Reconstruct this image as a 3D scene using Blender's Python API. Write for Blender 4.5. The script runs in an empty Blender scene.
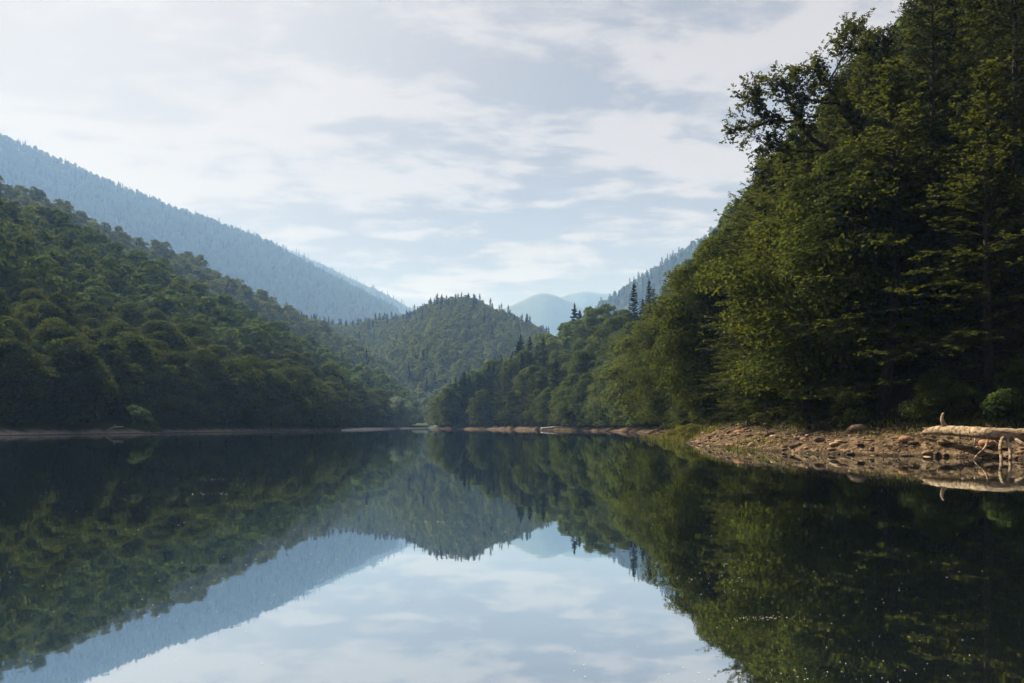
import bpy, math, random
import numpy as np

# ------------------------------------------------------------------ basics
SC = bpy.context.scene
COL = SC.collection
R = math.radians
F = 800.0            # focal length in pixels of a 1024 wide picture
EYE = 1.5            # camera height above the water
HOR = 426.0          # picture row of the horizon
rng = np.random.default_rng(11)


def at(px, d, py=None):
    """picture column + distance (+ row) -> X, Y, Z on the place"""
    x = (px - 512.0) / F * d
    z = 0.0 if py is None else EYE + (HOR - py) / F * d
    return x, d, z


def col_of(x, y):
    return 512.0 + F * x / y


_lat = np.random.default_rng(3).random((256, 256))


def noise(x, y):
    x = np.asarray(x, float); y = np.asarray(y, float)
    xi = np.floor(x).astype(int); yi = np.floor(y).astype(int)
    fx = x - xi; fy = y - yi
    fx = fx * fx * (3 - 2 * fx); fy = fy * fy * (3 - 2 * fy)
    a = _lat[xi & 255, yi & 255]; b = _lat[(xi + 1) & 255, yi & 255]
    c = _lat[xi & 255, (yi + 1) & 255]; d = _lat[(xi + 1) & 255, (yi + 1) & 255]
    return ((a * (1 - fx) + b * fx) * (1 - fy) + (c * (1 - fx) + d * fx) * fy) * 2 - 1


def fbm(x, y, n=4):
    s = 0; a = 1.0
    for k in range(n):
        s = s + a * noise(x * 2 ** k + 17.3 * k, y * 2 ** k + 5.1 * k)
        a *= 0.5
    return s


def mesh_from(name, V, Fc, mat=None, smooth=False, attrs=None):
    """V (n,3); Fc (m,4) or (m,3) arrays or a list of those"""
    V = np.ascontiguousarray(V, dtype=np.float32)
    if not isinstance(Fc, list):
        Fc = [Fc]
    Fc = [f for f in Fc if len(f)]
    loops = np.concatenate([f.ravel() for f in Fc]).astype(np.int32)
    tot = np.concatenate([np.full(len(f), f.shape[1], np.int32) for f in Fc])
    start = np.concatenate([[0], np.cumsum(tot)[:-1]]).astype(np.int32)
    me = bpy.data.meshes.new(name)
    me.vertices.add(len(V)); me.vertices.foreach_set('co', V.ravel())
    me.loops.add(len(loops)); me.loops.foreach_set('vertex_index', loops)
    me.polygons.add(len(tot)); me.polygons.foreach_set('loop_start', start)
    me.polygons.foreach_set('loop_total', tot)
    if smooth:
        me.polygons.foreach_set('use_smooth', np.ones(len(tot), bool))
    me.update(calc_edges=True)
    for k, (dom, vals) in (attrs or {}).items():
        a = me.attributes.new(k, 'FLOAT', dom)
        a.data.foreach_set('value', np.asarray(vals, np.float32))
    if mat:
        me.materials.append(mat)
    return me


def put(name, me, parent=None, loc=(0, 0, 0), rz=0.0, sc=1.0):
    o = bpy.data.objects.new(name, me)
    COL.objects.link(o)
    o.location = loc; o.rotation_euler = (0, 0, rz)
    o.scale = sc if hasattr(sc, '__len__') else (sc, sc, sc)
    if parent:
        o.parent = parent
    return o


def tag(o, label=None, cat=None, group=None, kind=None):
    if label: o['label'] = label
    if cat: o['category'] = cat
    if group: o['group'] = group
    if kind: o['kind'] = kind
    return o


class Geo:
    """collects vertices and faces of one mesh"""
    def __init__(s):
        s.V = []; s.Q = []; s.T = []; s.n = 0

    def add(s, V, Q=None, T=None):
        V = np.asarray(V, float)
        if Q is not None: s.Q.append(np.asarray(Q, int) + s.n)
        if T is not None: s.T.append(np.asarray(T, int) + s.n)
        s.V.append(V); s.n += len(V)

    def tube(s, pts, rad, k=7, bump=0.0):
        pts = np.asarray(pts, float); m = len(pts)
        rad = np.broadcast_to(np.asarray(rad, float), (m,))
        t = np.gradient(pts, axis=0); t /= np.linalg.norm(t, axis=1)[:, None] + 1e-9
        ref = np.array([0.13, 0.95, 0.28]) if abs(t[:, 1]).mean() < .8 else np.array([1., 0.1, 0.2])
        a = np.cross(t, ref); a /= np.linalg.norm(a, axis=1)[:, None]
        b = np.cross(t, a)
        an = np.arange(k) * 2 * math.pi / k
        rr = rad[:, None] * (1 + bump * rng.normal(size=(m, k)))
        V = pts[:, None] + rr[..., None] * (np.cos(an)[None, :, None] * a[:, None] + np.sin(an)[None, :, None] * b[:, None])
        V = V.reshape(-1, 3)
        i = np.arange(m - 1)[:, None] * k; j = np.arange(k)[None]; j2 = (j + 1) % k
        Q = np.stack([i + j, i + j2, i + k + j2, i + k + j], -1).reshape(-1, 4)
        V = np.vstack([V, pts[0], pts[-1]])
        c0, c1 = m * k, m * k + 1; jj = np.arange(k)
        T = np.vstack([np.stack([np.full(k, c0), (jj + 1) % k, jj], -1),
                       np.stack([np.full(k, c1), (m - 1) * k + jj, (m - 1) * k + (jj + 1) % k], -1)])
        s.add(V, Q, T)

    def mesh(s, name, mat, smooth=True):
        f = []
        if s.Q: f.append(np.vstack(s.Q))
        if s.T: f.append(np.vstack(s.T))
        return mesh_from(name, np.vstack(s.V), f, mat, smooth)


# ------------------------------------------------------------------ materials
def new_mat(name):
    m = bpy.data.materials.new(name); m.use_nodes = True
    nt = m.node_tree; nt.nodes.clear()
    return m, nt, nt.nodes, nt.links


def N(nt, typ, **kw):
    n = nt.nodes.new(typ)
    for k, v in kw.items():
        if k.startswith('i_'):
            n.inputs[k[2:].replace('_', ' ')].default_value = v
        else:
            setattr(n, k, v)
    return n


def mixrgb(nt, a, b, fac, blend='MIX'):
    n = nt.nodes.new('ShaderNodeMix'); n.data_type = 'RGBA'; n.blend_type = blend
    for sock, v in ((n.inputs['A'], a), (n.inputs['B'], b), (n.inputs['Factor'], fac)):
        if hasattr(v, 'is_output'): nt.links.new(v, sock)
        elif isinstance(v, (tuple, list)): sock.default_value = (*v, 1)
        else: sock.default_value = v
    return n.outputs['Result']


def math_n(nt, op, a, b=0.0, c=None, clamp=False):
    n = nt.nodes.new('ShaderNodeMath'); n.operation = op; n.use_clamp = clamp
    for i, v in enumerate((a, b, c)):
        if v is None: continue
        if hasattr(v, 'is_output'): nt.links.new(v, n.inputs[i])
        else: n.inputs[i].default_value = v
    return n.outputs[0]


def maprange(nt, v, a, b, c=0.0, d=1.0, smooth=False):
    n = nt.nodes.new('ShaderNodeMapRange')
    if smooth: n.interpolation_type = 'SMOOTHSTEP'
    nt.links.new(v, n.inputs['Value'])
    n.inputs['From Min'].default_value = a; n.inputs['From Max'].default_value = b
    n.inputs['To Min'].default_value = c; n.inputs['To Max'].default_value = d
    return n.outputs['Result']


def leaf_mat(name, dark, mid, pale, glow, trans=0.35, gloss=0.0):
    """leaf colour varies from leaf to leaf and from tree to tree"""
    m, nt, nd, lk = new_mat(name)
    oi = N(nt, 'ShaderNodeObjectInfo')
    at_ = N(nt, 'ShaderNodeAttribute', attribute_name='tint')
    a = mixrgb(nt, dark, mid, oi.outputs['Random'])
    r2 = math_n(nt, 'FRACT', math_n(nt, 'MULTIPLY', oi.outputs['Random'], 7.31))
    f = math_n(nt, 'MULTIPLY', at_.outputs['Fac'], math_n(nt, 'MULTIPLY_ADD', r2, 0.75, 0.25), clamp=True)
    c = mixrgb(nt, a, pale, f)
    df = N(nt, 'ShaderNodeBsdfDiffuse'); lk.new(c, df.inputs['Color'])
    tr = N(nt, 'ShaderNodeBsdfTranslucent')
    lk.new(mixrgb(nt, c, glow, 0.6), tr.inputs['Color'])
    mx = N(nt, 'ShaderNodeMixShader'); mx.inputs[0].default_value = trans
    lk.new(df.outputs[0], mx.inputs[1]); lk.new(tr.outputs[0], mx.inputs[2])
    last = mx
    if gloss:
        g = N(nt, 'ShaderNodeBsdfGlossy'); g.inputs['Roughness'].default_value = 0.45
        g.inputs['Color'].default_value = (1, 1, 1, 1)
        m2 = N(nt, 'ShaderNodeMixShader'); m2.inputs[0].default_value = gloss
        lk.new(mx.outputs[0], m2.inputs[1]); lk.new(g.outputs[0], m2.inputs[2]); last = m2
    out = N(nt, 'ShaderNodeOutputMaterial'); lk.new(last.outputs[0], out.inputs['Surface'])
    return m


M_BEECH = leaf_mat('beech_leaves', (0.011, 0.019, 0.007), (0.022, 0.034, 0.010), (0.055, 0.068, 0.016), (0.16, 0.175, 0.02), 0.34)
M_ROUND = leaf_mat('broad_leaves', (0.020, 0.038, 0.013), (0.042, 0.064, 0.018), (0.092, 0.112, 0.026), (0.18, 0.19, 0.03), 0.26)
M_FIR = leaf_mat('fir_needles', (0.012, 0.024, 0.012), (0.020, 0.034, 0.015), (0.034, 0.048, 0.018), (0.05, 0.06, 0.02), 0.12)
M_SUNLIT_LEAVES = leaf_mat('sunlit_leaves', (0.055, 0.090, 0.028), (0.120, 0.155, 0.042), (0.20, 0.215, 0.065), (0.25, 0.26, 0.06), 0.22)  # lit copy of the far leaves: sunshine put into a paler colour
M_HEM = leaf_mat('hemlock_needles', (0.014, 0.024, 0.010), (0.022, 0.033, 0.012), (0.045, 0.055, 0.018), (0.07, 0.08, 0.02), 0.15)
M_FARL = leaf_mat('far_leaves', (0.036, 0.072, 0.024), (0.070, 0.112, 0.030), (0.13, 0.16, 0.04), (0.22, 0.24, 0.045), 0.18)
M_WILLOW = leaf_mat('willow_leaves', (0.14, 0.195, 0.13), (0.15, 0.205, 0.135), (0.20, 0.25, 0.16), (0.2, 0.2, 0.08), 0.30)
M_GRASS = leaf_mat('grass_blades', (0.055, 0.075, 0.018), (0.07, 0.085, 0.02), (0.13, 0.12, 0.035), (0.22, 0.2, 0.04), 0.35)


def rough_mat(name, stops, scale, bump=0.3, bscale=None, rough=0.9, stretch=(1, 1, 1), extra=None):
    m, nt, nd, lk = new_mat(name)
    tc = N(nt, 'ShaderNodeTexCoord')
    mp = N(nt, 'ShaderNodeMapping'); mp.inputs['Scale'].default_value = stretch
    lk.new(tc.outputs['Object'], mp.inputs['Vector'])
    nz = N(nt, 'ShaderNodeTexNoise'); nz.inputs['Scale'].default_value = scale
    nz.inputs['Detail'].default_value = 8; nz.inputs['Roughness'].default_value = 0.62
    lk.new(mp.outputs[0], nz.inputs['Vector'])
    cr = N(nt, 'ShaderNodeValToRGB')
    el = cr.color_ramp.elements
    while len(el) < len(stops): el.new(0.5)
    for e, (p, c) in zip(el, stops):
        e.position = p; e.color = (*c, 1)
    lk.new(nz.outputs['Fac'], cr.inputs['Fac'])
    color = cr.outputs['Color']
    if extra: color = extra(nt, color, mp.outputs[0])
    bs = N(nt, 'ShaderNodeBsdfPrincipled'); bs.inputs['Roughness'].default_value = rough
    bs.inputs['Specular IOR Level'].default_value = 0.04
    lk.new(color, bs.inputs['Base Color'])
    n2 = N(nt, 'ShaderNodeTexNoise'); n2.inputs['Scale'].default_value = bscale or scale * 3
    n2.inputs['Detail'].default_value = 6
    lk.new(mp.outputs[0], n2.inputs['Vector'])
    bp = N(nt, 'ShaderNodeBump'); bp.inputs['Strength'].default_value = bump; bp.inputs['Distance'].default_value = 0.1
    lk.new(n2.outputs['Fac'], bp.inputs['Height']); lk.new(bp.outputs[0], bs.inputs['Normal'])
    out = N(nt, 'ShaderNodeOutputMaterial'); lk.new(bs.outputs[0], out.inputs['Surface'])
    return m


M_BARK = rough_mat('bark', [(0.3, (0.02, 0.017, 0.013)), (0.7, (0.055, 0.046, 0.037))], 6, 0.6, stretch=(1, 1, .25))
M_LOG = rough_mat('weathered_wood', [(0.34, (0.05, 0.034, 0.022)), (0.46, (0.23, 0.165, 0.10)), (0.60, (0.44, 0.335, 0.23))], 2.6, 1.0, 14, stretch=(.45, 2.2, 2.2))
M_DRIFT = rough_mat('driftwood', [(0.3, (0.28, 0.24, 0.19)), (0.7, (0.55, 0.50, 0.43))], 3, 0.5)
M_DARKWOOD = rough_mat('wet_wood', [(0.3, (0.03, 0.024, 0.02)), (0.7, (0.09, 0.07, 0.055))], 3, 0.5)
M_HILL = rough_mat('forest_floor', [(0.3, (0.030, 0.040, 0.016)), (0.7, (0.055, 0.062, 0.024))], 0.05, 0.2)
M_MOUNT = rough_mat('far_forest', [(0.35, (0.040, 0.060, 0.028)), (0.65, (0.085, 0.10, 0.05))], 0.012, 1.0, 0.05)
M_SUNLIT_GRAVEL = rough_mat('sunlit_gravel', [(0.3, (0.26, 0.24, 0.21)), (0.7, (0.42, 0.39, 0.35))], 0.5, 0.3)  # pale tone paints the brightness of a sunlit shoreline
M_BED = rough_mat('lake_bed', [(0.3, (0.05, 0.042, 0.03)), (0.7, (0.09, 0.075, 0.055))], 0.3, 0.2)
def stone_tone(nt, color, vec):
    a = N(nt, 'ShaderNodeAttribute', attribute_name='tint')
    cr = N(nt, 'ShaderNodeValToRGB'); el = cr.color_ramp.elements
    for p, c in ((.35, (.10, .07, .045)), (.7, (.24, .155, .09))): el.new(p).color = (*c, 1)
    el[0].color = (.03, .024, .018, 1); el[-1].color = (.36, .27, .19, 1)
    nt.links.new(a.outputs['Fac'], cr.inputs['Fac'])
    return mixrgb(nt, color, cr.outputs['Color'], .8)


M_STONE = rough_mat('bank_stone', [(0.3, (0.05, 0.036, 0.024)), (0.5, (0.13, 0.09, 0.06)), (0.72, (0.25, 0.18, 0.12))], 2.3, 0.5, 14, extra=stone_tone)
M_ROCK = rough_mat('grey_rock', [(0.3, (0.06, 0.045, 0.034)), (0.7, (0.17, 0.125, 0.09))], 2.5, 0.6, 10)
M_REDROCK = rough_mat('ochre_rock', [(0.3, (0.16, 0.085, 0.045)), (0.7, (0.32, 0.18, 0.10))], 2.5, 0.6, 10)
M_POLLEN = rough_mat('petals', [(0.3, (0.32, 0.30, 0.22)), (0.7, (0.6, 0.6, 0.52))], 20, 0.1)


def bank_mat(name, shore_stops, floor_a, floor_b, lo, hi):
    """bare shore below, leaf litter above: 'up' is the height of the ground above the water"""
    def extra(nt, color, vec):
        a = N(nt, 'ShaderNodeAttribute', attribute_name='up')
        nz = N(nt, 'ShaderNodeTexNoise'); nz.inputs['Scale'].default_value = 0.35; nz.inputs['Detail'].default_value = 5
        nt.links.new(vec, nz.inputs['Vector'])
        k = math_n(nt, 'ADD', a.outputs['Fac'], math_n(nt, 'MULTIPLY_ADD', nz.outputs['Fac'], 1.6, -0.8))
        f = maprange(nt, k, lo, hi, smooth=True)
        n3 = N(nt, 'ShaderNodeTexNoise'); n3.inputs['Scale'].default_value = 2.0; n3.inputs['Detail'].default_value = 6
        nt.links.new(vec, n3.inputs['Vector'])
        fl = mixrgb(nt, floor_a, floor_b, n3.outputs['Fac'])
        wet = maprange(nt, math_n(nt, 'ADD', a.outputs['Fac'], math_n(nt, 'MULTIPLY', nz.outputs['Fac'], .12)), .10, .22, .4, 1.0, True)
        return mixrgb(nt, (0, 0, 0), mixrgb(nt, color, fl, f), wet)
    return rough_mat(name, shore_stops, 2.6, 1.0, 6, extra=extra)


M_BANK = bank_mat('earth_bank', [(0.36, (0.022, 0.015, 0.009)), (0.5, (0.075, 0.050, 0.029)), (0.66, (0.17, 0.118, 0.07))],
                  (0.016, 0.013, 0.008), (0.032, 0.026, 0.013), 0.8, 1.6)
M_LSHORE = bank_mat('gravel_shore', [(0.3, (0.17, 0.142, 0.12)), (0.7, (0.34, 0.29, 0.25))],
                    (0.035, 0.045, 0.018), (0.06, 0.062, 0.025), 0.1, 1.1)


def water_mat():
    m, nt, nd, lk = new_mat('lake_water')
    tc = N(nt, 'ShaderNodeTexCoord')
    hs = None
    for sc, st, amp in ((1.1, (1, .55, 1), 0.0022), (7.0, (1, .6, 1), 0.00022), (0.16, (1, .5, 1), 0.006)):
        mp = N(nt, 'ShaderNodeMapping'); mp.inputs['Scale'].default_value = st
        lk.new(tc.outputs['Object'], mp.inputs['Vector'])
        nz = N(nt, 'ShaderNodeTexNoise'); nz.inputs['Scale'].default_value = sc; nz.inputs['Detail'].default_value = 2
        lk.new(mp.outputs[0], nz.inputs['Vector'])
        h = math_n(nt, 'MULTIPLY', nz.outputs['Fac'], amp)
        hs = h if hs is None else math_n(nt, 'ADD', hs, h)
    bp = N(nt, 'ShaderNodeBump'); bp.inputs['Strength'].default_value = 1.0; bp.inputs['Distance'].default_value = 1.0
    lk.new(hs, bp.inputs['Height'])
    gl = N(nt, 'ShaderNodeBsdfGlossy'); gl.inputs['Roughness'].default_value = 0.018
    gl.inputs['Color'].default_value = (0.84, 0.90, 0.94, 1)
    lk.new(bp.outputs[0], gl.inputs['Normal'])
    df = N(nt, 'ShaderNodeBsdfDiffuse'); df.inputs['Color'].default_value = (0.012, 0.018, 0.017, 1)
    lw = N(nt, 'ShaderNodeLayerWeight'); lw.inputs['Blend'].default_value = 0.5
    f = maprange(nt, lw.outputs['Facing'], 0.5, 0.9, 0.62, 0.95)
    mx = N(nt, 'ShaderNodeMixShader'); lk.new(f, mx.inputs[0])
    lk.new(df.outputs[0], mx.inputs[1]); lk.new(gl.outputs[0], mx.inputs[2])
    out = N(nt, 'ShaderNodeOutputMaterial'); lk.new(mx.outputs[0], out.inputs['Surface'])
    return m


# ------------------------------------------------------------------ trees: meshes of each kind
def leaf_mesh(name, C, D, Nn, L, W, mat, tint):
    """one rhombic leaf (or leaf spray) per row"""
    D = D / (np.linalg.norm(D, axis=1)[:, None] + 1e-9)
    S = np.cross(Nn, D); S /= np.linalg.norm(S, axis=1)[:, None] + 1e-9
    L = np.asarray(L)[:, None] if hasattr(L, '__len__') else L
    W = np.asarray(W)[:, None] if hasattr(W, '__len__') else W
    n = len(C)
    V = np.empty((n, 4, 3))
    V[:, 0] = C - D * L * .5; V[:, 1] = C + S * W * .5 + D * L * .06
    V[:, 2] = C + D * L * .5; V[:, 3] = C - S * W * .5 + D * L * .06
    Q = np.arange(n * 4).reshape(n, 4)
    return mesh_from(name, V.reshape(-1, 3), Q, mat, False, {'tint': ('FACE', tint)})


def unit(v):
    return v / (np.linalg.norm(v, axis=-1, keepdims=True) + 1e-9)


def sprays(g, starts, dirs, lens, dens, size, droop, name, mat, flat=0.35):
    """flat, layered sprays of leaves along twigs: starts (n,3), dirs (n,3), lens (n,)"""
    n = len(starts)
    up = np.array([0, 0, 1.0])
    side = unit(np.cross(dirs, up))
    # side shoots, left and right in turn, shorter towards the tip
    ks = np.maximum(3, (lens * 6.5).astype(int))
    ti = np.repeat(np.arange(n), ks)
    m = len(ti)
    st = np.clip(.08 + .92 * g.random(m) ** .85, 0, 1)
    sg = np.where(g.random(m) < .5, -1.0, 1.0) * (g.random(m) > .12)
    sl = lens[ti] * (.16 + .42 * g.random(m)) * (1.15 - st)
    sd = unit(dirs[ti] * .75 + side[ti] * (sg * (.65 + .5 * g.random(m)))[:, None] + g.normal(size=(m, 3)) * .16)
    s0 = starts[ti] + dirs[ti] * (st * lens[ti])[:, None]
    s0[:, 2] -= droop * (st * lens[ti]) ** 2
    cnt = np.maximum(2, (sl * dens * .42).astype(int) + 2)
    idx = np.repeat(np.arange(m), cnt)
    k = len(idx)
    t = g.random(k)
    w = np.where(g.random(k) < .5, -1.0, 1.0)
    lat = unit(np.cross(sd, up))[idx]
    C = s0[idx] + sd[idx] * (t * sl[idx])[:, None] + lat * (w * size * .38)[:, None] + g.normal(size=(k, 3)) * .03
    C[:, 2] -= .12 * (t * sl[idx])
    D = sd[idx] + lat * (w * .8)[:, None] + g.normal(size=(k, 3)) * .3
    D[:, 2] -= .2
    Nn = up + g.normal(size=(k, 3)) * flat
    tw = g.random(n)
    tint = np.clip(tw[ti][idx] * .4 + g.random(k) * .6, 0, 1) ** 1.8
    L = size * (.65 + .7 * g.random(k))
    return leaf_mesh(name, C, D, Nn, L, L * .6, mat, tint)


def beech(seed, H=22.0, rad=4.6, nprim=150, dens=34, size=0.20, low=0.04, mat=None, tip=.93, fall=0.0):
    """edge beech: branches from near the ground to the top, sprays in flat layers"""
    g = np.random.default_rng(seed)
    wood = Geo()
    tz = np.linspace(0, 1, 12)
    bend = g.normal(size=2) * 0.5
    trunk = np.stack([bend[0] * np.sin(tz * 2.5), bend[1] * np.sin(tz * 2.1 + .4) - bend[1] * math.sin(.4), tz * H * .97], -1)
    wood.tube(trunk, 0.30 * (1 - tz * .93) + .012, 8)
    S, D, L = [], [], []
    for i in range(nprim):
        t = low + (1 - low) * (i + g.random()) / nprim
        b = np.array([np.interp(t, tz, trunk[:, 0]), np.interp(t, tz, trunk[:, 1]), t * H * .97])
        az = i * 2.399 + g.normal() * .35
        prof = (0.55 + 0.45 * math.sin(min(1, t / .35) * math.pi / 2)) * (1 - max(0, t - .45 + fall) / (.55 + fall) * tip) ** .6
        ln = rad * prof * (0.62 + 0.55 * g.random())
        el = R(2 + 60 * t ** 1.5 * (1 - fall) - 14 * fall + g.normal() * 13 * (1 - fall))
        ds = np.linspace(0, 1, 9)
        hx = np.cos(az + .25 * ds * g.normal()); hy = np.sin(az + .25 * ds * g.normal())
        r = ds * ln * math.cos(el)
        z = ds * ln * math.sin(el) - (0.035 + .02 * g.random()) * (ds * ln) ** 2 * (1 - t * .7)
        P = b + np.stack([hx * r, hy * r, z], -1)
        wood.tube(P, 0.012 + 0.018 * ln * .4 * (1 - ds * .9), 4)
        nt = max(5, int(ln * 2.4))
        for j in range(nt):
            s = 0.10 + 0.90 * (j + g.random()) / nt
            p = np.array([np.interp(s, ds, P[:, q]) for q in range(3)])
            q = np.array([np.interp(min(1, s + .1), ds, P[:, w]) - np.interp(s - .1, ds, P[:, w]) for w in range(3)])
            q = unit(q)
            sd = unit(np.cross(q, np.array([0, 0, 1.0])))
            an = R(28 + 34 * g.random()) * (1 if j % 2 else -1)
            d = q * math.cos(an) + sd * math.sin(an)
            d[2] += g.normal() * .26 + .04
            S.append(p); D.append(unit(d)); L.append((0.55 + .75 * g.random()) * (0.45 + .22 * ln * (1.15 - s)))
    S, D, L = np.array(S), np.array(D), np.array(L)
    cr = sprays(g, S, D, L, dens, size, 0.07, 'crown', mat or M_BEECH)
    return wood.mesh('trunk', M_BARK), cr, H


def clumpy(seed, H=14.0, rad=4.6, ncl=46, per=270, size=0.35, base=0.04, mat=None, name='crown', shape=0.0, stem=0.22, jit=.28):
    """broadleaf crown made of many uneven leaf clumps"""
    g = np.random.default_rng(seed)
    wood = Geo()
    tz = np.linspace(0, 1, 8)
    bx, by = g.normal(size=2) * .35
    trunk = np.stack([bx * tz ** 2 * 2, by * tz ** 2 * 2, tz * H * .8], -1)
    wood.tube(trunk, stem * H / 14 * (1 - tz * .85), 7)
    C, Dn, Nn, T = [], [], [], []
    lob = g.random(6) * 6.28
    for i in range(ncl):
        u = (i + .5) / ncl
        zz = base + (1 - base) * u ** .85
        az = i * 2.399 + g.normal() * .4
        # egg profile with lobes
        pr = math.sin(math.pi * min(1, (0.16 + .84 * u)) ** (0.9 - .25 * shape)) ** .62
        pr *= 1 + .22 * math.sin(2 * az + lob[0]) + .14 * math.sin(3 * az + lob[1] + 5 * u)
        rr = rad * pr * (0.55 + .35 * g.random())
        if g.random() < .2: rr *= .4
        c = np.array([bx * u * 2 + math.cos(az) * rr, by * u * 2 + math.sin(az) * rr, zz * H - .10 * H * u + g.normal() * .02 * H])
        cr_ = rad * (0.30 + .22 * g.random()) * (1 - .3 * u)
        b = np.array([np.interp(zz * .75, tz, trunk[:, 0]), np.interp(zz * .75, tz, trunk[:, 1]), min(c[2] - .3, zz * .7 * H)])
        if i % 2 == 0:
            mid = (b + c) / 2 + np.array([0, 0, -.15 * rr])
            wood.tube([b, mid, c], [.07 * H / 14, .05 * H / 14, .02], 4)
        n = int(per * (.6 + .8 * g.random()))
        v = unit(g.normal(size=(n, 3)))
        low = v[:, 2] < -.35
        v[low, 2] *= -1
        rad_ = cr_ * (0.62 + .5 * g.random(n) ** .6)[:, None]
        p = c + v * rad_ * np.array([1.08, 1.08, .78])
        nn = unit(v + np.array([0, 0, .30]) + g.normal(size=(n, 3)) * jit)
        dd = np.cross(nn, g.normal(size=(n, 3)))
        dd[:, 2] -= .25
        C.append(p); Nn.append(nn); Dn.append(dd)
        T.append(np.clip(g.random() * .55 + g.random(n) * .45, 0, 1) ** 1.6)
    C = np.vstack(C); Nn = np.vstack(Nn); Dn = np.vstack(Dn); T = np.concatenate(T)
    C[:, 2] = np.maximum(C[:, 2], .05 * H)
    L = size * (0.65 + .7 * g.random(len(C)))
    cr = leaf_mesh(name, C, Dn, Nn, L, L * .75, mat or M_ROUND, T)
    return wood.mesh('trunk', M_BARK), cr, H


def fir(seed, H=26.0, rad=3.4, nwh=34, per=11, dens=7, size=0.75, mat=None, low=.05):
    g = np.random.default_rng(seed)
    wood = Geo()
    tz = np.linspace(0, 1, 8)
    wood.tube(np.stack([tz * 0, tz * 0, tz * H * .985], -1), .28 * H / 26 * (1 - tz * .96) + .01, 7)
    S, D, L = [], [], []
    for i in range(nwh):
        t = low + (1 - low) * i / nwh
        for j in range(per):
            az = j * 2 * math.pi / per + i * .7 + g.normal() * .2
            ln = rad * (1 - t) ** .72 * (0.7 + .45 * g.random()) + .18
            el = R(-22 + 45 * t + g.normal() * 6)
            S.append([0, 0, t * H * .97 + g.normal() * .42 * H / 26])
            D.append([math.cos(az) * math.cos(el), math.sin(az) * math.cos(el), math.sin(el)]); L.append(ln)
    n = len(S); S, D, L = np.array(S), np.array(D), np.array(L)
    cnt = np.maximum(3, (L * dens).astype(int)); idx = np.repeat(np.arange(n), cnt); k = len(idx)
    s = g.random(k) ** .7
    side = unit(np.cross(D[idx], np.array([0, 0, 1.])))
    w = (g.random(k) * 2 - 1) * .26 * L[idx] * (1.1 - s)
    C = S[idx] + D[idx] * (s * L[idx])[:, None] + side * w[:, None]
    C[:, 2] += .06 * (s * L[idx]) ** 2 - .25 * np.abs(w)
    Dd = D[idx] + side * np.sign(w)[:, None] * .6 + g.normal(size=(k, 3)) * .2
    Nn = np.array([0, 0, 1.]) + g.normal(size=(k, 3)) * .45
    top = np.linspace(.93, 1.0, 9)[:, None] * np.array([[0, 0, H]])
    C = np.vstack([C, top]); Dd = np.vstack([Dd, np.tile([0, 0, 1.], (9, 1))]); Nn = np.vstack([Nn, unit(g.normal(size=(9, 3)) * [1, 1, .1])])
    ll = size * (.7 + .6 * g.random(len(C)))
    cr = leaf_mesh('crown', C, Dd, Nn, ll, ll * .42, mat or M_FIR, g.random(len(C)) ** 1.5)
    return wood.mesh('trunk', M_BARK), cr, H


KINDS = {
    'beech': [beech(1), beech(2, 24, 5.0, 175), beech(3, 19, 5.0, 150), beech(4, 23, 4.3, 165), beech(5, 20, 5.2, 160)],
    'round': [clumpy(11), clumpy(12, 15, 4.2, 50), clumpy(13, 12.5, 5.0, 44), clumpy(14, 16, 5.2, 56, shape=.5), clumpy(15, 14, 3.7, 44)],
    'maple': [clumpy(16, 17, 5.0, 78, 900, .18, .06, M_BEECH), clumpy(17, 15, 4.6, 70, 900, .18, .06, M_BEECH), clumpy(18, 19, 5.2, 84, 900, .18, .08, M_BEECH)],
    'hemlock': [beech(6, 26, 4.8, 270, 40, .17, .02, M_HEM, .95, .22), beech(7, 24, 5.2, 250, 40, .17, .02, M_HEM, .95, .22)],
    'sapling': [clumpy(26, 6, 2.3, 30, 480, .15, .02, M_BEECH, stem=.1), clumpy(27, 5, 2.6, 28, 480, .15, .02, M_BEECH, stem=.1), clumpy(28, 7, 2.4, 32, 480, .15, .02, M_BEECH, stem=.1)],
    'fir': [fir(21, 26, 4.2), fir(22, 28, 4.6, 38), fir(23, 24, 3.6), fir(24, 25, 4.4, 30, 9)],
}
WORDS = {'maple': 'billowing leafy tree', 'sapling': 'bushy sapling', 'hemlock': 'dark drooping conifer', 'beech': 'layered leafy tree', 'round': 'rounded leafy tree', 'fir': 'dark pointed conifer'}
NAMES = {'maple': 'maple_tree', 'sapling': 'sapling', 'hemlock': 'hemlock_tree', 'beech': 'beech_tree', 'round': 'broadleaf_tree', 'fir': 'fir_tree'}
TREES = []           # every single tree, before it gets its words


def tree(kind, x, y, z, H, row, side, var=None, wide=1.0, label=None):
    TREES.append(dict(kind=kind, x=x, y=y, z=z, H=H, row=row, side=side,
                      var=int(rng.integers(len(KINDS[kind]))) if var is None else var,
                      wide=wide, rz=rng.random() * 6.28, label=label))


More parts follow.
